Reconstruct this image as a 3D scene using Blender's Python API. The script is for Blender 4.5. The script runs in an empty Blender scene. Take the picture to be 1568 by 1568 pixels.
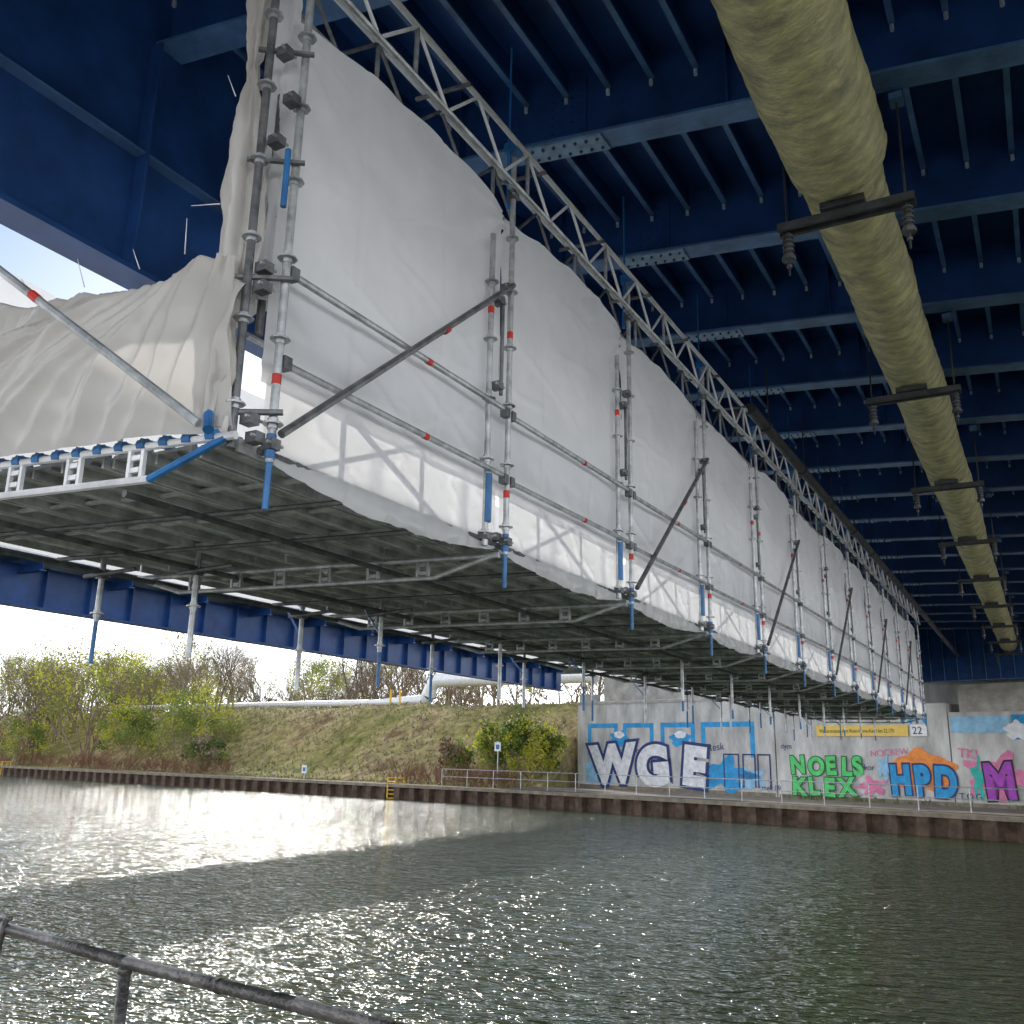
import bpy, math, random
from mathutils import Vector, Matrix, noise
random.seed(7)
R=math.radians
scene=bpy.context.scene
COL=scene.collection
WATER=-2.75
# ------------------------------------------------------------ materials
def mat(name, col, rough=.6, metal=0., var=.25, scale=4., bump=0., col2=None, detail=3., trans=0., bscale=None, spec=.5, stretch=None, bdist=.05, tcol=None):
    m=bpy.data.materials.new(name); m.use_nodes=True
    nt=m.node_tree; N=nt.nodes; L=nt.links
    b=N['Principled BSDF']
    b.inputs['Roughness'].default_value=rough
    b.inputs['Metallic'].default_value=metal
    b.inputs['Specular IOR Level'].default_value=spec
    tc=N.new('ShaderNodeTexCoord'); mp=N.new('ShaderNodeMapping')
    L.new(tc.outputs['Object'],mp.inputs['Vector'])
    if stretch: mp.inputs['Scale'].default_value=stretch
    nz=N.new('ShaderNodeTexNoise'); nz.inputs['Scale'].default_value=scale; nz.inputs['Detail'].default_value=detail
    nz.inputs['Roughness'].default_value=.65
    L.new(mp.outputs[0],nz.inputs['Vector'])
    cr=N.new('ShaderNodeValToRGB')
    c1=tuple(c*(1-var) for c in col)+(1,)
    c2=(tuple(col2) if col2 else tuple(min(1,c*(1+var)) for c in col))+(1,)
    cr.color_ramp.elements[0].position=.32; cr.color_ramp.elements[0].color=c1
    cr.color_ramp.elements[1].position=.68; cr.color_ramp.elements[1].color=c2
    L.new(nz.outputs['Fac'],cr.inputs[0]); L.new(cr.outputs[0],b.inputs['Base Color'])
    if bump>0:
        bp=N.new('ShaderNodeBump'); bp.inputs['Strength'].default_value=bump; bp.inputs['Distance'].default_value=bdist
        n2=N.new('ShaderNodeTexNoise'); n2.inputs['Scale'].default_value=bscale or scale*3; n2.inputs['Detail'].default_value=3
        L.new(mp.outputs[0],n2.inputs['Vector'])
        L.new(n2.outputs['Fac'],bp.inputs['Height']); L.new(bp.outputs[0],b.inputs['Normal'])
    if trans>0:
        t=N.new('ShaderNodeBsdfTranslucent'); mx=N.new('ShaderNodeMixShader'); mx.inputs[0].default_value=trans
        L.new(cr.outputs[0],t.inputs['Color'])
        out=N['Material Output']
        L.new(b.outputs[0],mx.inputs[1]); L.new(t.outputs[0],mx.inputs[2]); L.new(mx.outputs[0],out.inputs['Surface'])
    return m
M={}
M['navy']=mat('bridge_blue_paint',(.017,.070,.235),.42,0,.35,1.3,detail=5)
M['blue2']=mat('splice_plate_paint',(.22,.36,.52),.45,0,.25,6)
M['flange']=mat('lit_bridge_blue',(.085,.19,.37),.4,0,.35,3,detail=5)  # bridge blue with the lit look of the flanges put into the colour
M['bolt']=mat('bolt_grey',(.55,.62,.7),.5)
M['galv']=mat('galvanised_steel',(.44,.46,.47),.42,.55,.35,9)
M['galvd']=mat('dark_galvanised',(.15,.155,.16),.5,.5,.45,9)
M['plank']=mat('steel_deck_planks',(.58,.59,.58),.5,.3,.35,5)
M['blue']=mat('blue_spindle',(.02,.14,.36),.4,0,.3,8)
M['red']=mat('red_marker',(.55,.03,.02),.5)
M['white']=mat('white_tube_paint',(.7,.71,.72),.4,.1,.15,6)
M['tarp']=mat('white_tarpaulin_pvc',(.87,.875,.885),.34,0,.05,1.2,.12,trans=.55,bscale=9,detail=6,col2=(.92,.92,.92))
M['beige']=mat('beige_tarpaulin_pvc',(.68,.65,.60),.30,0,.16,1.0,.12,trans=.35,bscale=6,col2=(.74,.72,.69))
M['ybark']=mat('pipe_insulation',(.42,.40,.25),.65,0,.30,2.2,.45,col2=(.78,.72,.36),bscale=12,stretch=(1.6,3,1.6),detail=6)
M['darkpipe']=mat('dark_pipe',(.06,.062,.065),.55,.2,.4,5)
M['conc']=mat('concrete',(.42,.40,.36),.85,0,.3,1.5,.2)
M['wallw']=mat('white_painted_concrete',(.52,.51,.48),.8,0,.38,1.1,.1,col2=(.70,.69,.66),detail=7,stretch=(1,1,.35))
M['rust']=mat('rusty_sheet_pile',(.075,.045,.032),.85,0,.5,2,.3,col2=(.15,.095,.065),detail=5)
M['cope']=mat('coping',(.22,.185,.14),.85,0,.35,2,.2)
M['bark']=mat('bark',(.16,.125,.09),.9,0,.4,6)
M['twig']=mat('twigs',(.27,.21,.14),.9,0,.4,3)
M['redtwig']=mat('reddish_twigs',(.25,.125,.08),.9,0,.4,3)
M['leafy']=mat('yellow_green_leaf',(.46,.46,.05),.6,0,.3,.6,trans=.5)
M['leafg']=mat('green_leaf',(.19,.25,.05),.6,0,.4,.6,trans=.45)
M['leafd']=mat('dark_leaf',(.09,.14,.03),.6,0,.4,.6,trans=.35)
M['yellow']=mat('yellow_paint',(.75,.45,.02),.5,0,.15)
M['signy']=mat('sign_yellow',(.80,.55,.10),.5,0,.06)
M['rail']=mat('handrail_paint',(.085,.08,.075),.38,.5,.5,14,.25,col2=(.15,.14,.13),bscale=60)
M['ink']=mat('sign_black',(.03,.03,.03),.6)
def paint(n,c): 
    m=mat('paint_'+n,c,.65,0,.25,2.5,detail=5); return m
P={k:paint(k,c) for k,c in dict(white=(.76,.76,.78),navy=(.02,.04,.16),blue=(.02,.30,.62),lblue=(.28,.52,.72),green=(.10,.60,.16),dgreen=(.01,.13,.04),pink=(.68,.20,.36),purple=(.36,.06,.44),orange=(.80,.26,.05),teal=(.03,.44,.38),black=(.02,.02,.03)).items()}
def grassmat():
    m=bpy.data.materials.new('grass_bank'); m.use_nodes=True
    nt=m.node_tree;N=nt.nodes;L=nt.links;b=N['Principled BSDF'];b.inputs['Roughness'].default_value=.95
    b.inputs['Specular IOR Level'].default_value=.1
    tc=N.new('ShaderNodeTexCoord')
    a=N.new('ShaderNodeTexNoise');a.inputs['Scale'].default_value=.13;a.inputs['Detail'].default_value=7;a.inputs['Roughness'].default_value=.72
    c=N.new('ShaderNodeTexNoise');c.inputs['Scale'].default_value=1.6;c.inputs['Detail'].default_value=6
    L.new(tc.outputs['Object'],a.inputs[0]);L.new(tc.outputs['Object'],c.inputs[0])
    r=N.new('ShaderNodeValToRGB')
    e=r.color_ramp.elements; e[0].position=.36;e[0].color=(.21,.135,.08,1);e[1].position=.66;e[1].color=(.16,.175,.05,1)
    x=e.new(.46);x.color=(.40,.32,.17,1); x=e.new(.55);x.color=(.31,.27,.11,1)
    r2=N.new('ShaderNodeValToRGB');r2.color_ramp.elements[0].position=.3;r2.color_ramp.elements[0].color=(.55,.53,.5,1)
    r2.color_ramp.elements[1].position=.7;r2.color_ramp.elements[1].color=(1.2,1.2,1.1,1)
    mx=N.new('ShaderNodeMixRGB');mx.blend_type='MULTIPLY';mx.inputs[0].default_value=1
    L.new(a.outputs['Fac'],r.inputs[0]);L.new(c.outputs['Fac'],r2.inputs[0])
    L.new(r.outputs[0],mx.inputs[1]);L.new(r2.outputs[0],mx.inputs[2]);L.new(mx.outputs[0],b.inputs['Base Color'])
    bp=N.new('ShaderNodeBump');bp.inputs['Strength'].default_value=.6;bp.inputs['Distance'].default_value=.15
    L.new(c.outputs['Fac'],bp.inputs['Height']);L.new(bp.outputs[0],b.inputs['Normal'])
    return m
M['grass']=grassmat()
def watermat():
    m=bpy.data.materials.new('canal_water'); m.use_nodes=True
    nt=m.node_tree;N=nt.nodes;L=nt.links;b=N['Principled BSDF']
    b.inputs['Base Color'].default_value=(.058,.078,.036,1)
    b.inputs['Roughness'].default_value=.10; b.inputs['IOR'].default_value=1.38
    tc=N.new('ShaderNodeTexCoord')
    prev=None
    for sc,st,dist,rot,ds in ((1.5,(1,2.4,1),.26,R(28),2),(3.6,(1,2.2,1),.09,R(16),2),(.3,(1,1.6,1),.2,R(5),2)):
        mp=N.new('ShaderNodeMapping');mp.inputs['Scale'].default_value=st;mp.inputs['Rotation'].default_value=(0,0,-rot)
        nz=N.new('ShaderNodeTexNoise');nz.inputs['Scale'].default_value=sc;nz.inputs['Detail'].default_value=ds;nz.inputs['Roughness'].default_value=.55
        nz.inputs['Distortion'].default_value=.5
        L.new(tc.outputs['Object'],mp.inputs[0]);L.new(mp.outputs[0],nz.inputs[0])
        bp=N.new('ShaderNodeBump');bp.inputs['Strength'].default_value=1;bp.inputs['Distance'].default_value=dist
        L.new(nz.outputs['Fac'],bp.inputs['Height'])
        if prev: L.new(prev.outputs[0],bp.inputs['Normal'])
        prev=bp
    L.new(prev.outputs[0],b.inputs['Normal'])
    return m
M['water']=watermat()
# ------------------------------------------------------------ mesh builder
class MB:
    def __init__(s): s.v=[];s.f=[];s.m=[];s.mats=[]
    def mi(s,m):
        if m not in s.mats: s.mats.append(m)
        return s.mats.index(m)
    def add(s,vs,fs,m):
        o=len(s.v);k=s.mi(m);s.v.extend([tuple(v) for v in vs])
        for f in fs: s.f.append(tuple(i+o for i in f));s.m.append(k)
    def obox(s,c,ax,ay,az,m):
        c=Vector(c);ax=Vector(ax);ay=Vector(ay);az=Vector(az)
        vs=[c+ax*i+ay*j+az*k for k in(-1,1) for j in(-1,1) for i in(-1,1)]
        s.add(vs,[(0,2,3,1),(4,5,7,6),(0,1,5,4),(2,6,7,3),(0,4,6,2),(1,3,7,5)],m)
    def box(s,a,b,m):
        c=[(a[i]+b[i])/2 for i in range(3)];h=[(b[i]-a[i])/2 for i in range(3)]
        s.obox(c,(h[0],0,0),(0,h[1],0),(0,0,h[2]),m)
    def tube(s,p,q,r,m,n=8,r2=None,caps=True):
        p=Vector(p);q=Vector(q);d=q-p
        if d.length<1e-6:return
        d.normalize();u=d.orthogonal().normalized();w=d.cross(u)
        r2=r if r2 is None else r2
        vs=[];
        for i in range(n):
            a=2*math.pi*i/n;e=u*math.cos(a)+w*math.sin(a);vs.append(p+e*r)
        for i in range(n):
            a=2*math.pi*i/n;e=u*math.cos(a)+w*math.sin(a);vs.append(q+e*r2)
        fs=[(i,(i+1)%n,n+(i+1)%n,n+i) for i in range(n)]
        if caps: fs+=[tuple(range(n))[::-1],tuple(range(n,2*n))]
        s.add(vs,fs,m)
    def grid(s,fn,nu,nv,m):
        vs=[fn(i/nu,j/nv) for j in range(nv+1) for i in range(nu+1)]
        w=nu+1
        s.add(vs,[(j*w+i,j*w+i+1,(j+1)*w+i+1,(j+1)*w+i) for j in range(nv) for i in range(nu)],m)
    def obj(s,name,parent=None,smooth=False):
        me=bpy.data.meshes.new(name);me.from_pydata(s.v,[],s.f)
        for k in s.mats: me.materials.append(k)
        me.polygons.foreach_set('material_index',s.m)
        if smooth: me.polygons.foreach_set('use_smooth',[True]*len(s.f))
        me.update();o=bpy.data.objects.new(name,me);COL.objects.link(o)
        if parent:o.parent=parent
        return o
def empty(name):
    o=bpy.data.objects.new(name,None);COL.objects.link(o);return o
def fbm(x,y,z=0,o=4):
    return noise.fractal(Vector((x,y,z)),.6,2.0,o)
# ------------------------------------------------------------ bridge
TX=.123; TZ=-.03
def cross(x,y0,z0): return Vector((x,y0+TX*(x+1.5),z0+TZ*(x+1.5)))
XL,XR=-8.7,6.2
YE=56.
YN=-5.
def bridge():
    B=empty('road_bridge')
    mg=MB()
    for X,zb in((-6.6,3.97),(5.4,5.7)):  # right girder is out of view, shaped shallow to let light under the deck
        top=7.1+TZ*(X+1.5)
        mg.box((X-.02,YN,zb+.05),(X+.02,YE-4,top),M['navy'])
        mg.box((X-.17,YN,zb),(X+.17,YE-4,zb+.05),M['navy'])
        if X<0:
          for s in(-1,1):
            mg.box((X+.02 if s>0 else X-.14,YN,5.12),(X+.14 if s>0 else X-.02,YE-4,5.14),M['flange'])
            y=YN+.1
            while y<YE-5:
                yy=y+TX*(X+1.5)
                mg.box((X+.02 if s>0 else X-.16,yy,zb+.051),(X+.16 if s>0 else X-.02,yy+.025,6.3),M['navy'])
                y+=2.55
    mg.obj('main_girders',B)
    cg=MB()
    ys=[8.04+2.55*k for k in range(-5,19)]
    for y0 in ys:
        a=cross(XL,y0,6.22);b=cross(XR,y0,6.22);c=(a+b)/2;hx=(b-a)/2
        up=Vector((0,0,1))
        cg.obox(c,hx,(0,.15,0),up*.016,M['flange'])
        cg.obox(c+up*.46,hx,(0,.009,0),up*.44,M['navy'])
        for xs in(-3.8,3.4):
            p=cross(xs,y0,6.22)-up*.028
            d=hx.normalized()
            cg.obox(p,d*.42,(0,.135,0),up*.012,M['blue2'])
            for i in range(7):
                for j in(-1,1):
                    q=p+d*(-.36+.12*i)+Vector((0,.075*j,-.012))
                    cg.tube(q,q-up*.02,.018,M['darkpipe'],6)
            pw=cross(xs,y0,6.68)
            cg.obox(pw-Vector((0,.018,0)),d*.22,(0,.009,0),up*.36,M['navy'])
            for i in range(4):
                for j in range(7):
                    q=pw+d*(-.16+.107*i)+up*(-.3+.1*j)-Vector((0,.027,0))
                    cg.tube(q,q-Vector((0,.02,0)),.015,M['navy'],5)
        for xs in (-8,-5,-2.1,.6,3,5):
            p=cross(xs,y0,6.68); cg.obox(p-Vector((0,.07,0)),(.008,0,0),(0,.06,0),up*.44,M['navy'])
    cg.obj('cross_girders',B)
    rb=MB()
    x=XL+.3
    while x<XR-.2:
        zt=7.12+TZ*(x+1.5)
        rb.box((x-.011,YN,zt-.27),(x+.011,YE,zt),M['navy'])
        rb.box((x-.03,YN,zt-.305),(x+.03,YE,zt-.271),M['flange'])
        for y0 in ys:
            p=cross(x,y0,zt)
            rb.tube((x,p.y-.035,zt-.40),(x,p.y-.035,zt-.335),.022,M['bolt'],6)
        x+=.46
    rb.obj('longitudinal_ribs',B)
    dk=MB()
    def dz(x): return 7.12+TZ*(x+1.5)
    dk.add([(XL,YN,dz(XL)),(XR,YN,dz(XR)),(XR,YE,dz(XR)),(XL,YE,dz(XL)),
            (XL,YN,dz(XL)+.25),(XR,YN,dz(XR)+.25),(XR,YE,dz(XR)+.25),(XL,YE,dz(XL)+.25)],
           [(0,3,2,1),(4,5,6,7),(0,1,5,4),(2,3,7,6),(0,4,7,3),(1,2,6,5)],M['navy'])
    dk.obj('deck_plate',B)
    rl=MB()
    for X in(XL+.1,XR-.1):
        z=dz(X)+.25
        for h in(.5,1.05): rl.tube((X,YN,z+h),(X,YE,z+h),.03,M['galv'],6)
        y=YN
        while y<YE: rl.tube((X,y,z),(X,y,z+1.05),.03,M['galv'],6); y+=2
    rl.obj('parapet_railing',B)
    ed=MB()
    for X0,X1 in((-6.2,6.),):
        p=Vector((X0,48.9-.31*X0,0));q=Vector((X1,48.9-.31*X1,0));d=(q-p)/2;c=(p+q)/2
        ed.obox(c+Vector((0,0,5.35)),d,(0,.02,0),(0,0,1.4),M['navy'])
        ed.obox(c+Vector((0,-.0,3.93)),d,(0,.2,0),(0,0,.02),M['flange'])
        for i in range(20):
            ed.obox(p+d*2*(i+.5)/20+Vector((0,-.11,5.35)),(.012,0,0),(0,.09,0),(0,0,1.38),M['flange'])
    ed.obj('end_diaphragm',B)
    return B
bridge()
def twin():
    B=empty('girder_bridge')
    g=MB()
    for X,zb in((-26.7,4.06),(-30.2,4.7)):
        g.box((X-.02,-60,zb+.06),(X+.02,54,5.35),M['navy']); g.box((X-.2,-60,zb),(X+.2,54,zb+.06),M['navy'])
        y=-59.
        while y<54:
            g.box((X+.02,y,zb+.061),(X+.2,y+.03,5.34),M['navy']); g.box((X-.2,y,zb+.061),(X-.02,y+.03,5.34),M['navy']); y+=1.6
    y=-59.8
    while y<54:
        g.box((-31.4,y,5.1),(-25.6,y+.02,5.49),M['navy']); g.box((-31.4,y-.1,5.06),(-25.6,y+.12,5.099),M['navy']); y+=3.2
    g.obj('girders',B)
    d=MB(); d.box((-31.6,-60,5.5),(-25.5,58,5.72),M['navy']); d.box((-25.499,-60,5.46),(-25.4,58,5.8),M['white'])
    d.obj('deck_slab',B)
    r=MB()
    for h in(.5,.8,1.1): r.tube((-25.6,-60,5.72+h),(-25.6,58,5.72+h),.025,M['galv'],5)
    y=-60
    while y<58: r.tube((-25.6,y,5.72),(-25.6,y,6.82),.03,M['galv'],5); y+=2
    r.obj('parapet_railing',B)
twin()
# ------------------------------------------------------------ insulated pipe
def pipe():
    B=empty('insulated_pipe')
    X,Z=-1.16,5.52
    def seg(y0,y1,r,name,seed):
        m=MB();n=36;L=int((y1-y0)/.05)
        def fn(u,v):
            y=y0+(y1-y0)*v;a=2*math.pi*u
            cr=.010*(1-abs(math.sin(y*7+math.cos(a+.6)*3.2+2.5*fbm(y*.7,math.sin(a),seed))))**3
            cr+=.009*(1-abs(math.sin(y*10-math.cos(a+2)*4+2.5*fbm(y,math.cos(a),seed+3))))**3
            rr=r*(1+.03*fbm(math.cos(a)*1.2+seed,math.sin(a)*1.2,y*.8))-cr*1.5
            return (X+rr*math.cos(a)+.03*fbm(y*.2,seed),y,Z+rr*math.sin(a)+.02*fbm(y*.2,seed+4))
        m.grid(fn,n,L,M['ybark'])
        for yy in(y0,y1): m.tube((X,yy-.004,Z),(X,yy+.004,Z),r*.98,M['darkpipe'],20)
        m.obj(name,B,True)
    seg(-5,8.1,.45,'insulation_section',1.3)
    seg(8.1,50,.375,'insulation_section',7.7)
    h=MB()
    k=0
    for y in [8.3+5.1*i for i in range(-2,9)]:
        z=5.03 if k>1 else 5.0
        h.box((X-.62,y-.04,z-.05),(X+.62,y+.0,z+.03),M['darkpipe'])
        h.box((X-.62,y+.08,z-.05),(X+.62,y+.12,z+.03),M['darkpipe'])
        h.box((X-.2,y-.1,z+.031),(X+.2,y+.2,z+.10),M['darkpipe'])
        for s in(-1,1):
            xx=X+s*.54
            zt=6.2+TZ*(xx+1.5)
            h.tube((xx,y+.05,z-.50),(xx,y+.05,zt),.012,M['darkpipe'],6)
            h.tube((xx,y+.05,z-.30),(xx,y+.05,z-.06),.04,M['darkpipe'],10)
            for j in range(5):
                h.tube((xx,y+.05,z-.30+.05*j),(xx,y+.05,z-.285+.05*j),.055,M['galvd'],10)
            h.tube((xx,y+.05,z-.34),(xx,y+.05,z-.302),.065,M['galvd'],10)
            h.tube((xx,y+.05,z-.42),(xx,y+.05,z-.39),.028,M['galvd'],6)
            h.box((xx-.06,y-.03,zt-.10),(xx+.06,y+.13,zt-.03),M['flange'])
        k+=1
    h.obj('pipe_hangers',B)
pipe()
def dpipe():
    B=MB()
    X,Z=-3.38,5.12
    B.tube((X,13.2,Z),(X,50,Z),.085,M['darkpipe'],14)
    B.tube((X-.25,13.3,Z),(X,13.2,Z),.085,M['darkpipe'],14)
    y=14
    while y<50:
        B.tube((X,y,Z),(X,y+.10,Z),.105,M['darkpipe'],14)
        B.tube((X,y+.3,Z),(X,y+.3,6.2),.012,M['darkpipe'],5); y+=2.55
    B.obj('drain_pipe',None,False)
dpipe()
# ------------------------------------------------------------ scaffold
SX=-3.5; BAY=2.57; NB=13
YS=[3.53+BAY*k for k in range(NB)]
def sk(x,y,z): return Vector((x,y+TX*(x-SX),z))
def rosette(m,x,y,z): 
    m.tube((x,y,z-.005),(x,y,z+.005),.058,M['galv'],8)
    m.tube((x,y,z-.03),(x,y,z+.03),.030,M['galv'],8)
def coupler(m,x,y,z):
    m.box((x-.04,y-.035,z-.03),(x+.04,y+.035,z+.03),M['galvd'])
    m.tube((x+.03,y-.06,z),(x+.03,y+.06,z),.010,M['galv'],5)
def scaffold():
    B=empty('suspended_scaffold')
    m=MB()
    for k,y in enumerate(YS):
        m.tube((SX,y,1.5),(SX,y,5.0),.0242,M['galv'],10)
        m.tube((SX,y,1.24),(SX,y,1.52),.018,M['blue'],8); m.tube((SX,y,1.52),(SX,y,1.66),.028,M['blue'],8)
        z=1.72
        while z<4.9: rosette(m,SX,y,z); z+=.5
        m.tube((SX,y,1.95),(SX,y,2.01),.0262,M['red'],8)
        if k%3==1: m.tube((SX,y,3.3),(SX,y,3.36),.0262,M['red'],8)
        coupler(m,SX,y,4.62);coupler(m,SX,y,1.6);coupler(m,SX-.06,y-.06,1.63)
        coupler(m,SX,y-.08,3.72)
        if k>0:
            yb=y-.26
            zt=4.05+.25*random.random()
            m.tube((SX-.03,yb,1.52),(SX-.03,yb,zt),.0242,M['galv'],10)
            m.tube((SX-.01,yb,1.7),(SX-.01,yb,2.08),.029,M['blue'],8)
            for z in(1.62,2.2,2.7,3.2,3.7): rosette(m,SX-.03,yb,z)
            m.tube((SX-.03,yb,3.42),(SX-.03,yb,3.48),.0262,M['red'],8)
            coupler(m,SX-.03,yb,1.6)
            m.tube((SX+.02,yb+.1,2.75),(SX+.02,yb+.1,3.6),.016,M['galvd'],6)
            coupler(m,SX,yb+.07,3.55); coupler(m,SX,yb+.07,2.82)
        m.tube((SX-.02,y-.05,4.9),(SX-.02,y-.05,6.1),.010,M['blue'],6)
        m.tube((SX-.08,y+.06,4.55),(SX-.02,y-.05,5.2),.018,M['blue'],6)
        m.box((SX-.06,y-.07,5.03),(SX+.06,y+.05,5.12),M['blue'])
    m.obj('standards',B)
    m=MB()
    for (x,y,z0,z1) in ((-3.62,3.36,1.55,5.6),(-3.70,3.56,2.3,3.9)):
        m.tube((x,y,z0),(x,y,z1),.0242,M['galvd'],10)
        z=z0+.25
        while z<z1: rosette(m,x,y,z); z+=.5
    m.tube((-3.46,3.42,2.98),(-3.46,3.42,3.35),.018,M['blue'],8)
    for z in(1.72,2.5,2.62,3.44,4.05): coupler(m,-3.56,3.42,z)
    for z in(1.75,2.55,3.3,4.05):
        m.tube((-3.68,3.32,z),(-3.44,3.54,z+.03),.018,M['galvd'],6)
    m.tube((-3.62,3.2,1.60),(-3.70,3.26,1.72),.03,M['blue'],8)
    m.obj('corner_standards',B)
    m=MB()
    for k in range(NB-1):
        y0,y1=YS[k],YS[k+1]
        for z in(2.09,2.64):
            m.tube((SX+.0,y0+.03,z),(SX+.0,y1-.03,z+.03),.0222,M['galv'],8)
            ym=y0+BAY*.55
            m.tube((SX,ym,z+.015),(SX,ym+.05,z+.015),.0245,M['red'],8)
            for yy in(y0+.05,y1-.05): m.box((SX-.03,yy-.03,z-.035),(SX+.03,yy+.03,z+.04),M['galvd'])
        if k in(0,2,4,6,8,10):
            m.tube((SX+.05,y0+.02,1.66),(SX+.05,y1-.05,3.75),.0242,M['galvd'],8)
            m.tube((SX+.05,y0+BAY*.6,2.92),(SX+.05,y0+BAY*.62,2.96),.027,M['red'],8)
        m.tube((SX-.08,y0,1.58),(SX-.08,y1,1.58),.0242,M['galvd'],8)
        for (za,zb) in ((1.68,2.3),(2.3,1.68)): m.tube((SX-.26,y0+.5,za),(SX-.26,y1-.6,zb),.02,M['galv'],6)  # inner tubes added behind the sheet to cast shadows on its lower skirt
        m.tube((SX-.26,y0,2.3),(SX-.26,y1,2.3),.02,M['galv'],6)
        for q in(.33,.66): m.tube((SX-.26,y0+BAY*q,1.62),(SX-.26,y0+BAY*q,2.6),.02,M['galv'],6)
    m.tube((-5.13,2.50,2.82),(-3.50,3.03,1.56),.0242,M['galv'],8)
    m.tube((-4.52,2.699,2.35),(-4.47,2.715,2.311),.027,M['red'],8)
    m.obj('ledgers_and_braces',B)
    m=MB()
    for X in(SX+.07,SX-.28):
        z0,z1=4.66,5.08
        m.tube((X,-.5,z1),(X,34.6,z1),.0242,M['white'],8)
        m.tube((X,-.5,z0),(X,34.6,z0),.0242,M['galv'],8)
        y=-.5;i=0
        while y<34.3:
            a,b=(z0,z1) if i%2 else (z1,z0)
            m.tube((X,y,a),(X,y+.42,b),.015,M['white'] if X>SX else M['galvd'],6)
            if i%4==0: m.tube((X,y,z0),(X,y,z1),.018,M['galv'],6)
            y+=.42;i+=1
    y=0
    while y<34:
        m.tube((SX-.36,y,5.05),(SX+.12,y+.05,5.05),.02,M['galvd'],6); y+=1.285
    m.obj('lattice_girder',B)
    m=MB()
    nb=11;w=3.42/nb
    for k in range(NB-1):
        for i in range(nb):
            x0=-7.02+i*w; x1=x0+w-.022
            xm=(x0+x1)/2; o=TX*(xm-SX)
            ya,yb=YS[k]-.08+o,YS[k+1]-.10+o
            z=1.60+.006*random.random()
            m.box((x0,ya,z),(x1,yb,z+.02),M['plank'])
            m.box((x0,ya,z-.055),(x0+.02,yb,z-.001),M['plank'])
            m.box((x1-.02,ya,z-.055),(x1,yb,z-.001),M['plank'])
            m.box((xm-.03,ya,z-.02),(xm+.03,yb,z-.001),M['galv'])
            for q in(.25,.5,.75): 
                yy=ya+(yb-ya)*q; m.box((x0+.021,yy-.02,z-.04),(x1-.021,yy+.02,z-.0215),M['plank'])
    m.obj('deck_planks',B)
    m=MB()
    for k,y in enumerate(YS):
        front=(k==0)
        zt,zb=1.50,1.35
        cm=M['white'] if front else M['galv']
        yo=y-.2 if front else y
        if front: zt,zb=1.60,1.41
        m.tube(sk(-3.55,yo,zt+.0),sk(-8.2 if front else -7.1,yo,zt),.0242,cm,8)
        xb=-4.1
        m.tube(sk(xb,yo,zb),sk(-8.2 if front else -6.6,yo,zb),.0242 if front else .018,cm,8)
        m.tube(sk(xb,yo,zb),sk(-3.6,yo,zt),.022,M['blue'] if front else M['galv'],8)
        if not front: m.tube(sk(-6.6,yo,zb),sk(-7.1,yo,zt),.022,cm,8)
        x=xb-.1
        while x>(-8.1 if front else -6.5):
            for dx in(-.045,.045): m.obox(sk(x+dx,yo,(zt+zb)/2),(.012,0,0),(0,.012,0),(0,0,(zt-zb)/2),cm)
            for dz in(-.035,.035): m.obox(sk(x,yo,(zt+zb)/2+dz),(.033,0,0),(0,.011,0),(0,0,.014),cm)
            x-=.45
        if front:
            x=-3.7
            while x>-8:
                c=sk(x,yo,zt)
                m.tube(c+Vector((-.03,0,.012)),c+Vector((.03,0,.012)),.034,M['blue'],8)
                m.tube(c+Vector((0,-.02,.03)),c+Vector((0,.2,.05)),.018,M['blue'],6)
                x-=.155
        if k<NB-1:
            for q in (.35,.68):
                ym=y+BAY*q
                m.tube(sk(-3.6,ym,1.52),sk(-7.1,ym,1.52),.018,M['galvd'],6)
    for X in(-6.9,-6.0,-4.6): m.tube(sk(X,YS[0]+.1,1.45),sk(X,YS[-1],1.45),.0242,M['galvd'],6)
    m.obj('transverse_beams',B)
    m=MB()
    for k in range(12):
        for X,o,zb in((-6.9,0,.62),(-6.0,.22,.66)):
            y=5.13+2.52*k+o
            z0=zb+.12*random.random()
            m.tube((X,y,z0+.35),(X,y,3.9),.0242,M['galv'],8)
            if (k+(X<-6.5))%2 or k==0 and X<-6.5: m.tube((X,y,z0),(X,y,z0+.4),.019,M['blue'],8)
            else: m.tube((X,y,z0),(X,y,z0+.36),.0242,M['galv'],8)
            rosette(m,X,y,z0+.42);rosette(m,X,y,z0+.9);coupler(m,X,y,1.42)
            m.tube((X-.1,y-.1,1.40),(X+.35,y+.05,1.46),.018,M['galvd'],6)
            if k%2: m.tube((X,y,1.2),(X-.3,y+.1,1.5),.012,M['blue'],5)
    for k in range(3,11):
        y=5.9+2.57*k; m.tube((-4.7,y,.85),(-4.7,y,1.5),.0242,M['galv'],8)
        m.tube((-4.7,y,.7),(-4.7,y,.86),.019,M['blue'],8)
    m.obj('hanging_tubes',B)
scaffold()
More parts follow.
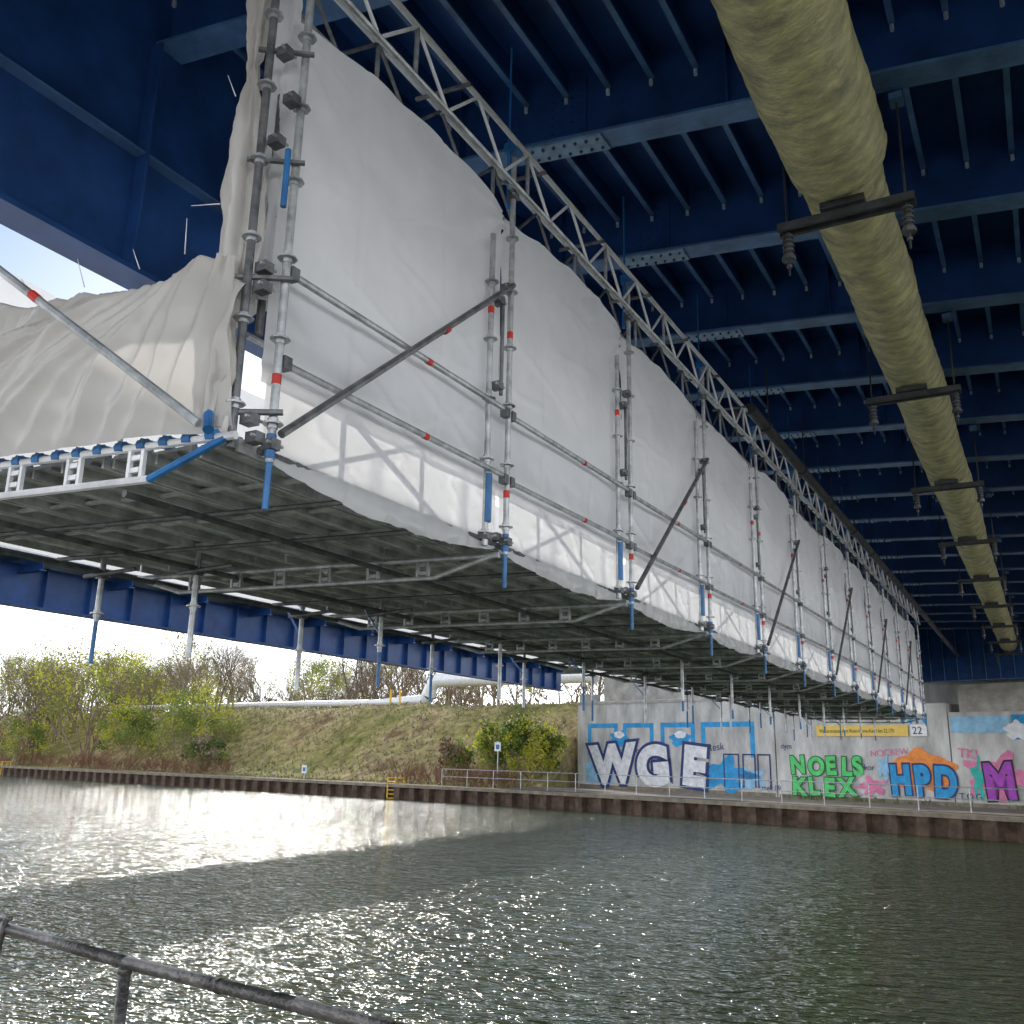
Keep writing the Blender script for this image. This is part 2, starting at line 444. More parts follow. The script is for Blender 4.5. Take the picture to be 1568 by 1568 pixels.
def tarps():
    def bay(k,m):
        y0=YS[k]+(.0 if k else -.02);y1=YS[k+1]
        lo=4.38+(.05*random.random() if k else 0);rise=.20 if k==0 else .12*random.random()
        arch=.12 if k==0 else .04+.1*random.random()
        sd=k*7.31
        bl=.02+.02*random.random()
        rn=random.Random(k+50)
        cre=[(rn.uniform(0,1),rn.uniform(.05,.97),rn.uniform(-.6,.6),rn.uniform(.15,.45),rn.uniform(.008,.018)) for _ in range(14)]
        seams=[rn.uniform(.28,.36),rn.uniform(.62,.7)]
        def fn(u,v):
            y=y0+(y1-y0)*u
            zt=lo+rise*u+arch*math.sin(math.pi*u)**.8-.06*math.exp(-((1-u)/.04)**2)+.012*math.sin(u*25+sd)
            zb=1.98
            z=zb+(zt-zb)*v
            e=math.sin(math.pi*min(1,max(0,u)))
            x=SX-.10+bl*e*math.sin(math.pi*v**.8)
            x+=.020*fbm(u*2.+sd,v*2.2,1)*(.3+e)
            a=math.atan2(1-v,u+.05);b=math.atan2(1-v,1.05-u)
            x+=.016*math.sin(a*18+sd)*math.exp(-2.0*((1-v)**2+u*u)**.5)+.016*math.sin(b*17+sd)*math.exp(-2.0*((1-v)**2+(1-u)**2)**.5)
            for cu,cv,sl,ln,am in cre:
                du=u-cu;dv=v-cv-sl*du
                if abs(dv)<.06 and abs(du)<ln: x+=am*math.exp(-(dv/.012)**2)*(1-(du/ln)**2)
            for sm in seams: x-=.008*math.exp(-((u-sm-.01*math.sin(v*5))/.008)**2)
            for zc in(2.1,2.66): x+=-.010*math.exp(-((z-zc)/.03)**2)
            return(x,y,z)
        m.grid(fn,90,90,M['tarp'])
        s1=random.uniform(.2,.9)
        def fs(u,v):
            y=y0+.03+(y1-y0-.06)*u
            e=max(0,math.sin(math.pi*u))
            zt=2.06-.04*u+.02*math.sin(u*6+sd)*e+.015*fbm(u*7,sd)
            zb=1.56-.13*e**.6+.03*fbm(u*4,sd)*e
            z=zb+(zt-zb)*v
            x=SX-.085+.045*e**.6*(1-v)
            t=u*2.57;zz=z
            x+=.012*(1-abs(math.sin((t+zz*s1)*5+sd+1.5*fbm(t,zz*2,sd))))**4
            x+=.011*(1-abs(math.sin((t*.8-zz*1.4)*5.5+sd*2+1.5*fbm(t,zz*2,sd+5))))**4
            x+=.010*fbm(u*14,v*.5,sd)*max(0,.4-v)/.4
            x-=.02*max(0,.1-v)/.1*e
            return(x,y,z)
        m.grid(fs,110,26,M['tarp'])
    m=MB()
    for k in range(NB-1): bay(k,m)
    m.obj('white_tarpaulin',None,True)
    m=MB()
    def fn(u,v):
        y=3.2+u*31; return(-7.25+.06*fbm(u*14,v*2,3)+.05*abs(math.sin(u*12*math.pi)),y,1.56+2.25*v+.05*fbm(u*20,5)*(v>.9))
    m.grid(fn,160,14,M['tarp'])
    m.obj('white_tarpaulin',None,True)
    rnd=random.Random(11)
    folds=[]
    for i in range(14):
        ut=.012+.016*i+rnd.uniform(-.005,.005); ub=.02+.055*i+rnd.uniform(-.02,.02)
        folds.append((ut,ub,rnd.uniform(.008,.013)*(1+.05*i),rnd.uniform(.07,.12),1.0))
    for i in range(10):
        ut=.20+.07*i+rnd.uniform(-.02,.02); ub=ut+.20+rnd.uniform(-.03,.08)
        folds.append((ut,ub,rnd.uniform(.014,.026),rnd.uniform(.06,.12),rnd.uniform(.7,1.)))
    m=MB()
    def fn(u,v):
        x=-3.60-4.2*u
        yb=3.40+TX*(x-SX)-.06
        vv=v/.80
        zt=2.62-.07*math.sin(u*6.5+.4)+.02*math.sin(u*31)+.02*fbm(u*30,2)-.10*math.exp(-(u/.03)**2)
        zt+=.06*math.exp(-((u-.05)/.03)**2)
        if vv<=1:
            z=1.62+(zt-1.62)*vv; out=.06+.10*math.sin(math.pi*min(1,vv*.8+.10))
        else:
            t=(vv-1)/.25; z=zt+.04*math.sin(min(1,t*1.2)*math.pi)-.12*t*t; out=.06+.10*math.sin(math.pi*.90)-.5*t
        w=min(1,vv)
        d=0
        for ut,ub,wd,am,ln in folds:
            uc=ub+(ut-ub)*w**.8+.008*math.sin(w*5+ut*60)
            wdd=wd*(1.5-.7*w)
            q=(u-uc)/wdd
            q=q*(1.8 if q>0 else .7)
            if abs(q)<5: d+=am*math.exp(-abs(q)**1.2)*((.25+.75*w)*math.sin(math.pi*(.15+.8*w)) if ut<.25 else .15+.85*math.sin(math.pi*min(1,w*.8+.15)))
        d=min(d,.2+.3*max(0,d-.2))
        d+=.035*fbm(u*6,vv*1.8,2,3)
        pinch=math.exp(-(u/.04)**2)*.12
        return(x-.02*d,yb-out-d+pinch,z+.012*fbm(u*12,vv*3,8)*w)
    m.grid(fn,460,80,M['beige'])
    def fn2(u,v):
        a=2*math.pi*u; z=1.66+1.0*v
        r=.07+.04*math.sin(v*math.pi)+.02*math.sin(a*5+v*3)+.012*math.sin(a*9-v*5)
        return(-3.74+r*math.cos(a)*.9+.04*fbm(v*2,1),3.30+r*math.sin(a)*.8,z)
    m.grid(fn2,60,40,M['beige'])
    for (x,y,z,dx,dz) in((-3.9,3.15,2.66,.02,.2),(-4.6,3.05,2.58,-.06,.18),(-5.0,3.0,2.56,-.1,.16),(-3.72,3.2,2.95,-.2,.03),(-3.75,3.25,3.7,-.05,.14),(-4.2,3.1,2.62,-.04,.12)):
        m.tube((x,y,z),(x+dx,y-.03,z+dz),.004,M['white'],5,.002)
    m.obj('beige_tarpaulin',None,True)
    m=MB()
    def fn3(u,v):
        a=2*math.pi*u; z=2.55+2.95*v
        w=.10+.05*math.sin(v*9)+.03*fbm(v*5,2)
        r=w*(1+.35*math.sin(a*4+v*6)+.18*math.sin(a*7-v*11))
        cx=-3.80+.03*math.sin(v*7)+.20*max(0,v-.5)**1.3
        return(cx+r*math.cos(a)*.75,3.42+r*math.sin(a)*.7+.02*fbm(v*6,a),z+.03*math.sin(a*3))
    m.grid(fn3,64,110,M['beige'])
    def fn4(u,v):
        z=2.5+2.9*v
        return(-3.60-.18*u+.03*fbm(u*4,v*8,3)+.02*math.sin(v*30+u*5),3.56-.05*u+.04*math.sin(u*9+v*5),z)
    m.grid(fn4,14,80,M['tarp'])
    m.obj('rolled_tarpaulin',None,True)
tarps()
# ------------------------------------------------------------ terrain and water
def bankY(x):
    return 48.8-(x+26.5)*.27 if x>-26.5 else 48.8-(x+26.5)*.139
def sstep(a,b,t):
    t=max(0,min(1,(t-a)/(b-a)));return t*t*(3-2*t)
def wallY(x): return 48.6-.31*x
def groundZ(x,d):
    if x>-27.6: return -1.86 if d<9.3 else 2.3
    slope=-1.85+5.75*sstep(3,15,d)
    n=.35*fbm(x*.08,d*.1,3)*sstep(1,6,d)
    return slope+n
def terrain():
    m=MB()
    xs=[-500,-420,-340,-280,-230]+[-200+2.5*i for i in range(68)]+[-30+.5*i for i in range(5)]+[-27.7,-27.5]+[-26+1.5*i for i in range(60)]+[90,140,220,400]
    ds=[0,.6,1.2,2,2.8,3.6,4.4,5.2,6,6.8,7.4,7.8,8.2,8.6,9.2,9.4,9.8,10.6,11.4,12.2,13,14,15,16.5,18,20,24,30,40,60,90,140,220,400,700]
    vs=[(x,bankY(x)+d,groundZ(x,d)) for d in ds for x in xs]
    w=len(xs)
    m.add(vs,[(j*w+i,j*w+i+1,(j+1)*w+i+1,(j+1)*w+i) for j in range(len(ds)-1) for i in range(w-1)],M['grass'])
    m.obj('ground',None,True)
    m=MB()
    m.add([(-28.5,bankY(-28.5)+.5,-1.82),(60,bankY(60)+.5,-1.82),(60,wallY(60)-.1,-1.82),(-27.2,wallY(-27.2)-.3,-1.82)],[(0,1,2,3)],M['cope'])
    m.obj('towpath')
    m=MB();m.add([(-500,2.2,WATER),(400,2.2,WATER),(400,130,WATER),(-500,130,WATER)],[(0,1,2,3)],M['water']);m.obj('water')
    m=MB();m.box((-300,-300,-3.4),(300,2.3,-1.65),M['conc']);m.obj('near_quay')
terrain()
def sheetpile():
    m=MB()
    x=-240.;pts=[]
    prof=[(0,0),(.35,0),(.5,.32),(.85,.32),(1.0,0)]
    while x<60:
        for px,pd in prof[:-1]:
            X=x+px*1.25; pts.append((X,bankY(X)-.32+pd))
        x+=1.25
    vs=[(p[0],p[1],-3.4) for p in pts]+[(p[0],p[1],-2.02) for p in pts]
    n=len(pts)
    m.add(vs,[(i,i+1,n+i+1,n+i) for i in range(n-1)],M['rust'])
    for a,b in((-240,-26.5),(-26.5,60)):
        p=Vector((a,bankY(a),-1.93));q=Vector((b,bankY(b),-1.93));c=(p+q)/2
        m.obox(c,(q-p)/2,(0,.38,0),(0,0,.09),M['cope'])
    m.obj('sheet_pile_wall')
sheetpile()
def bankstuff():
    m=MB()
    pts=[]
    x=-33.
    while x<8: pts.append(x); x+=2.0
    for a,b in zip(pts[:-1],pts[1:]):
        pa=Vector((a,bankY(a)+.6,-1.84));pb=Vector((b,bankY(b)+.6,-1.84))
        for h in(.55,1.0): m.tube(pa+Vector((0,0,h)),pb+Vector((0,0,h)),.022,M['galv'],6)
        m.tube(pa,pa+Vector((0,0,1.0)),.025,M['galv'],6)
    m.obj('bank_railing')
    for x in(-36.5,-88.):
        m=MB()
        y=bankY(x)-.3
        for s in(-.3,.3):
            m.tube((x+s,y,-2.7),(x+s,y,-1.5),.05,M['yellow'],8); m.tube((x+s,y,-1.5),(x+s,y+.9,-1.5),.05,M['yellow'],8); m.tube((x+s,y+.9,-1.5),(x+s,y+.9,-1.86),.05,M['yellow'],8)
        m.tube((x-.3,y,-1.7),(x+.3,y,-1.7),.04,M['yellow'],8)
        for i in range(4): m.tube((x-.3,y,-2.7+.25*i),(x+.3,y,-2.7+.25*i),.03,M['yellow'],6)
        m.obj('quay_ladder')
    for x,d,h in((-30.2,3.,2.7),(-46.5,1.5,.9)):
        m=MB();y=bankY(x)+d;z=groundZ(x,d)
        m.tube((x,y,z-.2),(x,y,z+h),.045,M['galv'],8); m.box((x-.22,y-.08,z+h-.5),(x+.22,y-.045,z+h+.05),M['white']); m.box((x-.12,y-.09,z+h-.38),(x+.12,y-.081,z+h-.1),M['blue'])
        m.obj('bank_sign')
    m=MB()
    def P3(x,d,z): return Vector((x,bankY(x)+d,z))
    path=[P3(-120,17,4.5),P3(-62,17,4.5),P3(-53,17.2,4.5),P3(-47.5,17.3,4.6),P3(-47,17.3,5.0),P3(-46.6,17.3,5.9),P3(-46,17.3,6.3),P3(-42,17.3,6.3),P3(-30,17.3,6.2)]
    rr=[.28,.28,.28,.5,.6,.6,.6,.6,.6]
    for i in range(len(path)-1): m.tube(path[i],path[i+1],rr[i],M['white'],14,rr[i+1],False)
    m.obj('pipeline',None,True)
    m=MB()
    for x in(-100,-90,-80,-70,-62,-55): 
        y=bankY(x)+17; m.box((x-.3,y-.3,3.0),(x+.3,y+.3,4.25),M['conc'])
    for x in(-48.5,-49.6): m.tube((x,bankY(x)+15,3.4),(x,bankY(x)+15,5.4),.09,M['yellow'],8)
    m.obj('pipeline_supports')
bankstuff()
# ------------------------------------------------------------ abutment
WD=Vector((.955,-.296,0)).normalized();WN=Vector((-.296,-.955,0)).normalized()
def W(x,z,o=0): 
    return Vector((x,wallY(x),z))+WN*o
def abut():
    B=empty('graffiti_abutment_wall')
    m=MB()
    def seg(x0,x1,z0,z1,th,mt,o=0):
        p=W(x0,0,o);q=W(x1,0,o);c=(p+q)/2-WN*th/2
        m.obox(c+Vector((0,0,(z0+z1)/2)),(q-p)/2,WN*th/2,(0,0,(z1-z0)/2),mt)
    seg(-26.8,-13.03,-2.2,3.55,2.2,M['wallw'],.02)
    seg(-12.97,-4.13,-2.2,2.9,2.0,M['wallw'])
    seg(-4.07,14,-2.2,2.45,2.0,M['wallw'])
    seg(-3.6,-.6,2.455,3.75,1.2,M['conc'],-.15)
    seg(-7.4,-5.9,2.905,3.8,1.2,M['conc'],-.25)
    seg(-26.9,-25.9,3.555,4.05,.9,M['conc'],-.2)
    seg(-15,-14,3.555,4.05,.9,M['conc'],-.2)
    seg(-12.9,13.9,2.0,6.85,.4,M['wallw'],-2.4)
    seg(-26.85,-13.05,2.6,5.4,.4,M['conc'],-2.6)
    seg(-26.9,-13.0,3.36,3.5,.05,M['conc'],.08)
    m.obj('wall',B)
    m=MB();p=W(-26.8,0);m.box((p.x-.3,p.y+.5,-2.2),(p.x-.02,p.y+6,3.5),M['wallw']);m.obj('wing_wall',B)
    def text(s,x,z,size,mt,o,off=0,sx=1.,rot=0,name='lettering',shear=0):
        c=bpy.data.curves.new('t','FONT');c.body=s;c.size=size;c.offset=off;c.fill_mode='FRONT';c.shear=shear;c.space_character=.98
        ob=bpy.data.objects.new('t',c);COL.objects.link(ob)
        bpy.context.view_layer.update()
        me=bpy.data.meshes.new_from_object(ob.evaluated_get(bpy.context.evaluated_depsgraph_get()))
        bpy.data.objects.remove(ob)
        me.materials.clear();me.materials.append(mt)
        n=bpy.data.objects.new(name,me);COL.objects.link(n);n.parent=B
        up=Vector((0,0,1));rx=(WD*math.cos(rot)+up*math.sin(rot));ry=(up*math.cos(rot)-WD*math.sin(rot))
        p=W(x,z,o)
        n.matrix_world=Matrix(((rx.x*sx,ry.x,WN.x,p.x),(rx.y*sx,ry.y,WN.y,p.y),(rx.z*sx,ry.z,WN.z,p.z),(0,0,0,1)))
        return n
    m=MB()
    def rect(x0,x1,z0,z1,mt,o=.03):
        m.add([W(x0,z0,o),W(x1,z0,o),W(x1,z1,o),W(x0,z1,o)],[(0,1,2,3)],mt)
    def blob(cx,cz,rx,rz,mt,o=.03,n=40,sd=0,jag=.15):
        vs=[W(cx,cz,o)]
        for i in range(n):
            a=2*math.pi*i/n;r=1+jag*math.sin(a*5+sd)+jag*.6*math.sin(a*9+sd*2)
            vs.append(W(cx+rx*r*math.cos(a),cz+rz*r*math.sin(a),o))
        m.add(vs,[(0,i+1,(i+1)%n+1) for i in range(n)],mt)
    def frame(x0,x1,z0,z1,t=.28,mt=None,o=.03):
        mt=mt or P['blue']
        rect(x0,x1,z1-t,z1,mt,o);rect(x0,x0+t,z0,z1-t-.001,mt,o);rect(x1-t,x1,z0,z1-t-.001,mt,o)
    for a,b in((-26.,-23.6),(-23.2,-20.9),(-20.4,-18.),(-17.6,-14.2)):
        frame(a,b,.2,2.15)
    for x in(-23.5,-19.): 
        blob(x,1.2,.7,.45,P['blue'],.034,sd=x); blob(x,1.45,.4,.22,P['white'],.038,sd=x,jag=.05)
    rect(-26.2,-24.,-1.5,-.2,P['lblue'],.03)
    blob(-16.2,-.8,1.6,.8,P['blue'],.046,sd=1,jag=.3)
    blob(-14.5,-.9,.8,.5,P['lblue'],.046,sd=4,jag=.25)
    for a,b in((-16.2,-15.2),(-15.0,-14.2),(-14.1,-13.3)): frame(a,b,-1.4,.4,.08,P['navy'],.05)
    blob(-7.9,-1.1,.6,.4,P['pink'],.034,sd=5,jag=.3)
    blob(-5.5,-.3,1.5,.95,P['orange'],.03,sd=6,jag=.12)
    rect(-4.0,-1.5,1.5,2.25,P['lblue'],.03);rect(-1.4,2,1.2,2.3,P['blue'],.03);blob(-1.2,1.6,.5,.4,P['white'],.036)
    blob(-2.2,-.5,1.2,.9,P['pink'],.03,sd=8,jag=.3);blob(.9,-.3,2,1.3,P['purple'],.03,sd=9)
    blob(-3.0,-.6,.25,.8,P['teal'],.036,sd=1,jag=.3)
    blob(-7.25,-.2,.3,.5,P['lblue'],.036,sd=2,jag=.3)
    rect(-26.7,-13.1,-1.85,-1.62,M['cope'],.026);rect(-12.9,13,-1.85,-1.65,M['cope'],.006)
    m.obj('graffiti_shapes',B)
    def layered(s,x,z,size,fill,line,o,off=.08,sx=1.,rot=0,shear=0,hl=1.):
        text(s,x,z,size,line,o,off*2.0,sx,rot,shear=shear); text(s,x,z,size,fill,o+.008,off*1.05,sx,rot,shear=shear)
    for i,(ch,dx,dz,sz,rt) in enumerate((('W',0,-.1,3.0,4),('G',3.5,-.15,3.0,5),('E',6.6,.15,2.8,-6))):
        layered(ch,-25.5+dx,-1.35+dz,sz,P['white'],P['navy'],.06+.012*i,.19,1.06,R(rt))
    for i,(ch,dx,rt) in enumerate((('N',0,3),('O',.95,-4),('E',1.95,2),('L',2.75,-3),('S',3.4,6))):
        layered(ch,-12.15+dx,-.55,1.2,P['green'],P['dgreen'],.05+.012*i,.055,.92,R(rt))
    for i,(ch,dx,rt) in enumerate((('K',0,-3),('L',.95,4),('E',1.75,-2),('X',2.6,5))):
        layered(ch,-12.1+dx,-1.6,1.2,P['green'],P['dgreen'],.12+.012*i,.055,.98,R(rt))
    for i,(ch,dx,rt) in enumerate((('H',0,2),('P',1.15,3),('D',2.0,-2))):
        layered(ch,-6.95+dx,-1.35,1.8,P['blue'],P['navy'],.05+.012*i,.10,.76,R(rt))
    layered('M',-2.7,-1.4,2.1,P['purple'],P['black'],.05,.10,.8,R(4));layered('B',-.9,-1.4,2.1,P['purple'],P['black'],.065,.10,.8,R(-4))
    layered('S',1.2,-1.3,2.4,P['pink'],P['black'],.05,.12,.9)
    text('NOCREW',-7.9,.35,.45,P['pink'],.03,.0,1,R(4))
    text('WN',-6.4,1.95,.8,P['blue'],.03,.02)
    text('T.O.G',-3.9,-1.5,.4,P['navy'],.04,.0); text('mek 09',-13.9,-1.5,.4,P['navy'],.052,.0); text('skor',-8.4,-.3,.4,P['navy'],.04,.0)
    text('Resk',-17.2,.5,.6,P['navy'],.04,.0,1,R(6)); text('dym',-12.7,.7,.4,P['navy'],.03,.0); text('TK!',-3.8,.4,.6,P['pink'],.03,.01,1,R(-5)); text('ao ne',-22.8,.35,.5,P['navy'],.04,0)
    S=empty('canal_name_sign')
    m=MB()
    p=W(-10.6,1.62);q=W(-5.95,1.62);c=(p+q)/2+WN*.05
    m.obox(c,(q-p)/2,WN*.02,(0,0,.27),M['signy']);m.obj('panel',S)
    t=text('Wasserstrassen-Amt Rhein-Herne-Kanal km 22,170',-10.45,1.52,.27,M['ink'],.078,0,.72);t.parent=S
    S2=empty('number_sign')
    m=MB();c=W(-5.45,1.62,.05);m.obox(c,WD*.4,WN*.02,(0,0,.27),M['white']);m.obj('panel',S2)
    t=text('22',-5.75,1.45,.5,M['ink'],.078);t.parent=S2
abut()
# ------------------------------------------------------------ vegetation
def leafcloud(m,c,rad,n,size,mats,clumps=14,flat=.75):
    c=Vector(c)
    cl=[]
    for i in range(clumps):
        a=random.random()*6.283;ph=random.uniform(-.6,1.);rr=random.uniform(.45,1.)
        p=Vector((math.cos(a)*rad[0]*rr*math.cos(ph),math.sin(a)*rad[1]*rr*math.cos(ph),math.sin(ph)*rad[2]*rr))
        cl.append((p,random.uniform(.16,.40),random.choice(mats)))
    for i in range(n):
        p0,r,mm=random.choice(cl)
        d=Vector((random.gauss(0,1),random.gauss(0,1),random.gauss(0,1)))*.5
        p=c+p0+Vector((d.x*rad[0]*r,d.y*rad[1]*r,d.z*rad[2]*r))
        s=size*random.uniform(.5,1.3)
        u=Vector((random.gauss(0,1),random.gauss(0,1),random.gauss(0,1))).normalized();w=u.orthogonal().normalized()
        m.add([p-u*s,p+w*s*.5,p+u*s,p-w*s*.5],[(0,1,2,3)],mm)
def branch(m,p,d,L,r,lev,mt,up=.12,spread=.55):
    q=p+d*L
    m.tube(p,q,r,mt,5 if lev>2 else 3,r*.62,False)
    if lev==0:return
    n=random.choice((2,3,3)) if lev>1 else 4
    for i in range(n):
        e=(d+Vector((random.gauss(0,spread),random.gauss(0,spread),random.gauss(0,spread*.7)+up))).normalized()
        t=random.uniform(.55,1.)
        branch(m,p+d*L*t,e,L*random.uniform(.62,.85),r*.55,lev-1,mt,up,spread)
def multi(m,base,n,h,mt,lev=4,r=.07,lean=.3,spread=.4):
    for i in range(n):
        d=Vector((random.gauss(0,lean),random.gauss(0,lean),1)).normalized()
        branch(m,Vector(base)+Vector((random.uniform(-.8,.8),random.uniform(-.8,.8),0)),d,h*.33,r,lev,mt,.18,spread)
def veg():
    def at(x,d): return (x,bankY(x)+d,groundZ(x,d)-.2)
    m=MB();b=at(-81,5);multi(m,b,7,12,M['twig'],4,.12)
    leafcloud(m,(b[0],b[1],b[2]+6.6),(7.5,5,6.2),7000,.14,[M['leafy'],M['leafy'],M['leafg'],M['twig']],80);m.obj('willow_tree')
    m=MB();b=at(-97,7);multi(m,b,7,14,M['twig'],4,.12)
    leafcloud(m,(b[0],b[1],b[2]+7),(6,4,6.5),1500,.14,[M['leafy'],M['leafg'],M['twig']],40);m.obj('willow_tree')
    for x,d,rz,mt,n in((-66,6,4.0,['leafg','leafy','leafg'],4600),(-73,4,3.2,['leafg','leafd','leafy'],3600),(-90,3,2.8,['leafg','leafy','redtwig'],2400),(-61.5,4,1.8,['leafg','leafd','twig'],2200),(-28.6,4.6,2.5,['leafg','leafd','leafy'],4500),(-31.5,5.2,2.0,['leafg','leafy','leafd'],3000),(-103,3,3,['leafg','redtwig','twig'],2500),(-35,5,1.5,['leafg','twig','redtwig'],1500)):
        m=MB();b=at(x,d);multi(m,b,7,rz*1.4,M['twig'],3,.045,.45)
        leafcloud(m,(b[0],b[1],b[2]+rz),(rz*1.15 if x<-40 else rz*.8,rz*.8,rz*.95),n,.12,[M[k] for k in mt],40);m.obj('green_shrub')
    m=MB()
    for i in range(200):
        x=random.uniform(-115,-58); d=random.uniform(1.,4.5);b=at(x,d)
        multi(m,b,3,random.uniform(1.2,2.8),M['redtwig'],2,.025,.5)
    for i in range(70):
        x=random.uniform(-39,-29); d=random.uniform(1.5,5);b=at(x,d)
        multi(m,b,3,random.uniform(1.4,2.8),M['redtwig'],2,.02,.45)
    for i in range(160):
        x=random.uniform(-60,-28); d=random.uniform(.5,1.6);b=at(x,d)
        multi(m,b,2,random.uniform(.3,.8),M['twig'],1,.02,.5)
    for i in range(60):
        x=random.uniform(-12,6); d=random.uniform(6.0,6.8);b=(x,bankY(x)+d,-1.85)
        multi(m,b,3,random.uniform(.3,.7),M['leafg'],1,.02,.5)
    m.obj('bank_brushwood')
    m=MB()
    for i in range(6000):
        x=random.uniform(-78,-28.5);d=random.uniform(1.5,15.5)
        z=groundZ(x,d);s=random.uniform(.12,.3)
        a=random.random()*6.28;l=random.uniform(-.2,.2)
        p=Vector((x,bankY(x)+d,z-.05))
        m.add([p+Vector((math.cos(a)*.09,math.sin(a)*.09,0)),p-Vector((math.cos(a)*.09,math.sin(a)*.09,0)),p+Vector((l,l*.5,s))],[(0,1,2)],M['twig'] if random.random()<.7 else M['leafg'])
    m.obj('grass_tufts')
    B=empty('distant_bare_trees');vars_=[]
    for v in range(6):
        m=MB();
        for i in range(random.choice((1,2,3))):
            branch(m,Vector((random.uniform(-.6,.6),random.uniform(-.6,.6),-.3)),Vector((random.gauss(0,.08),random.gauss(0,.08),1)).normalized(),3.2,.13,6,M['bark'] if v%3==0 else M['twig'],.14,.42)
        if v in(1,4): leafcloud(m,(0,0,6),(3,3,3.5),700,.14,[M['leafy'],M['leafg']],24)
        me=m.obj('bare_tree',B); vars_.append(me)
    for o in vars_: 
        o.location=(-60+random.uniform(-40,30),bankY(-60)+26,3.5)
    for i in range(185):
        s=random.choice(vars_);o=bpy.data.objects.new('bare_tree',s.data);COL.objects.link(o);o.parent=B
        x=random.uniform(-150,-25) ;d=random.uniform(21,60)
        if i<34: x=random.uniform(-125,-70);d=random.uniform(5,16)
        o.location=(x,bankY(x)+d,(groundZ(x,d) if d<20 else 3.4)-.1)
        k=random.uniform(.6,1.15);o.scale=(k,k,k*random.uniform(.85,1.15));o.rotation_euler=(0,0,random.random()*6.28)
    m=MB()
    for i in range(150):
        x=random.uniform(-240,-30);d=random.uniform(45,110)
        leafcloud(m,(x,bankY(x)+d,5.6),(5,4,3.6),170,.3,[M['twig'],M['twig'],M['redtwig'],M['leafy']],12)
    m.obj('distant_thicket')
veg()
# ------------------------------------------------------------ near handrail
def handrail():
    m=MB()
    pts=[(-9,2.95,-.60),(-3.2,2.17,-.60),(-2.42,2.05,-.605),(-1.68,1.95,-.60),(-1.0,1.86,-.60),(4,1.2,-.6)]
    for a,b in zip(pts[:-1],pts[1:]): m.tube(a,b,.0175,M['rail'],16)
    for p in((-2.42,2.05),(-.4,1.78),(-4.6,2.36),(-6.8,2.65),(1.6,1.52)):
        m.tube((p[0],p[1],-1.66),(p[0],p[1],-.61),.0175,M['rail'],16)
        m.tube((p[0],p[1],-.635),(p[0],p[1],-.615),.020,M['rail'],16)
    m.tube((-1.995,1.995,-.603),(-1.975,1.99,-.603),.0195,M['rail'],16)
    m.tube((-9,2.95,-1.45),(4,1.2,-1.45),.016,M['rail'],10)
    m.tube((-3.17,2.15,-.66),(-3.15,2.15,-.565),.010,M['rail'],8)
    m.tube((-3.19,2.16,-.568),(-3.11,2.14,-.563),.012,M['rail'],8,.006)
    m.tube((-3.17,2.15,-.66),(-3.18,2.15,-.70),.014,M['rail'],8,.008)
    m.obj('handrail',None,True)
handrail()
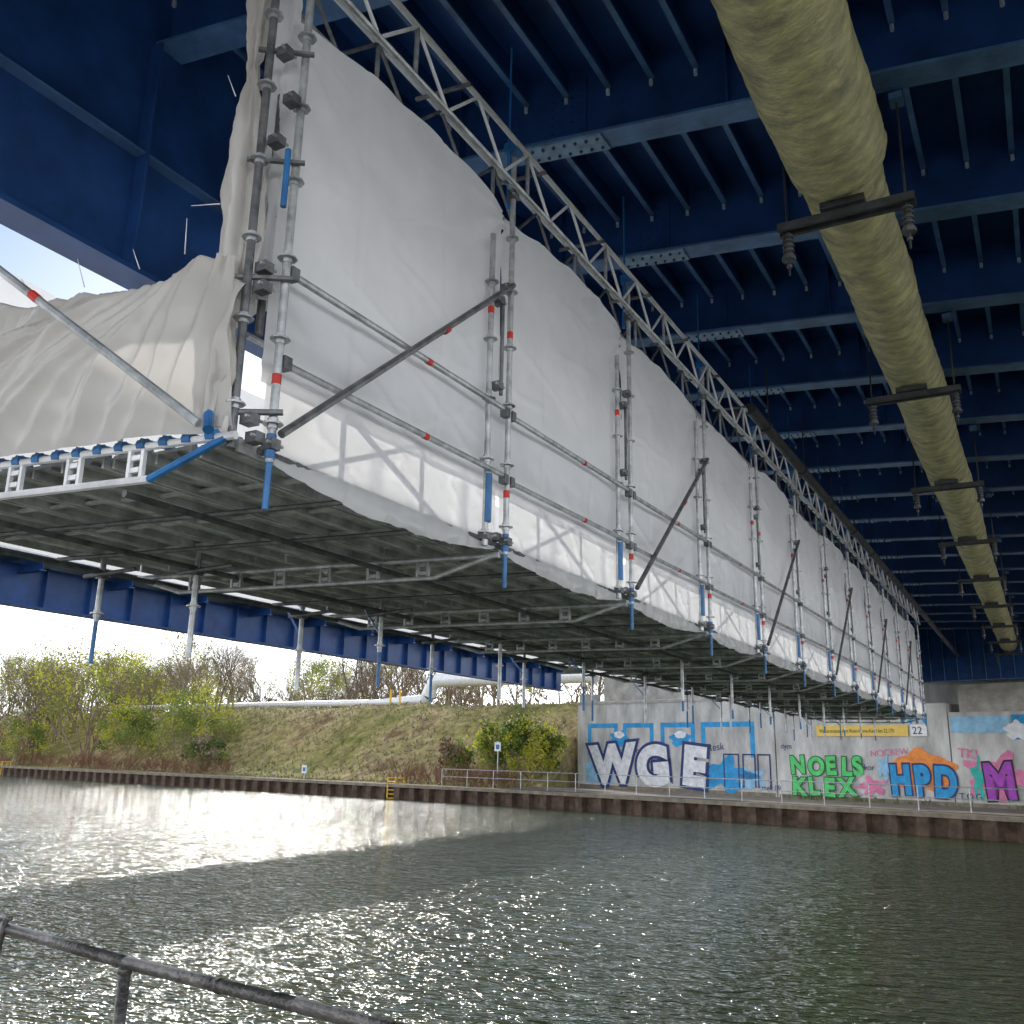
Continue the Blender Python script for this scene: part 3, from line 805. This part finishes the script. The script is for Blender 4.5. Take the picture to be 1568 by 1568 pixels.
# ------------------------------------------------------------ light, world, camera
EL=R(24);AZ=R(-47)
w=bpy.data.worlds.new('World');scene.world=w;w.use_nodes=True
nt=w.node_tree;N=nt.nodes;L=nt.links
bg=N['Background'];sky=N.new('ShaderNodeTexSky');sky.sky_type='NISHITA';sky.sun_disc=False
sky.sun_elevation=EL;sky.sun_rotation=AZ;sky.dust_density=.3;sky.air_density=1.;sky.ozone_density=3
tc=N.new('ShaderNodeTexCoord');mp=N.new('ShaderNodeMapping');mp.inputs['Scale'].default_value=(1,1,2.2)
nz=N.new('ShaderNodeTexNoise');nz.inputs['Scale'].default_value=2.2;nz.inputs['Detail'].default_value=6;nz.inputs['Roughness'].default_value=.6
sep=N.new('ShaderNodeSeparateXYZ');L.new(tc.outputs['Generated'],sep.inputs[0])
mr=N.new('ShaderNodeMapRange');mr.inputs[1].default_value=.10;mr.inputs[2].default_value=.36;mr.inputs[3].default_value=.26;mr.inputs[4].default_value=0
L.new(sep.outputs[2],mr.inputs[0])
ad=N.new('ShaderNodeMath');ad.operation='ADD';L.new(nz.outputs['Fac'],ad.inputs[0]);L.new(mr.outputs[0],ad.inputs[1])
cr=N.new('ShaderNodeValToRGB');cr.color_ramp.elements[0].position=.50;cr.color_ramp.elements[1].position=.66
mx=N.new('ShaderNodeMixRGB');mx.inputs[2].default_value=(22,22.4,23,1)
L.new(tc.outputs['Generated'],mp.inputs[0]);L.new(mp.outputs[0],nz.inputs[0]);L.new(ad.outputs[0],cr.inputs[0]);L.new(cr.outputs[0],mx.inputs[0])
L.new(sky.outputs[0],mx.inputs[1]);L.new(mx.outputs[0],bg.inputs[0]);bg.inputs[1].default_value=.15
sl=bpy.data.lights.new('sun','SUN');sl.energy=3.0;sl.angle=R(1.5);sl.color=(1,.95,.87)
so=bpy.data.objects.new('sun',sl);COL.objects.link(so)
sd=Vector((math.sin(AZ)*math.cos(EL),math.cos(AZ)*math.cos(EL),math.sin(EL)))
so.rotation_euler=sd.to_track_quat('Z','Y').to_euler();so.location=sd*60
th=R(29.47);p=R(14.66);r=R(1.2)
Fh=Vector((-math.sin(th),math.cos(th),0));Rh=Vector((math.cos(th),math.sin(th),0));Z=Vector((0,0,1))
F=Fh*math.cos(p)+Z*math.sin(p);U0=Z*math.cos(p)-Fh*math.sin(p)
Rc=Rh*math.cos(r)+U0*math.sin(r);Uc=U0*math.cos(r)-Rh*math.sin(r)
cam=bpy.data.cameras.new('camera');co=bpy.data.objects.new('camera',cam);COL.objects.link(co)
co.matrix_world=Matrix(((Rc.x,Uc.x,-F.x,0),(Rc.y,Uc.y,-F.y,0),(Rc.z,Uc.z,-F.z,0),(0,0,0,1)))
cam.sensor_width=36;cam.lens=36*1430/1568;cam.clip_end=3000;cam.clip_start=.05
scene.camera=co
scene.view_settings.view_transform='Standard';scene.view_settings.look='None';scene.view_settings.exposure=0
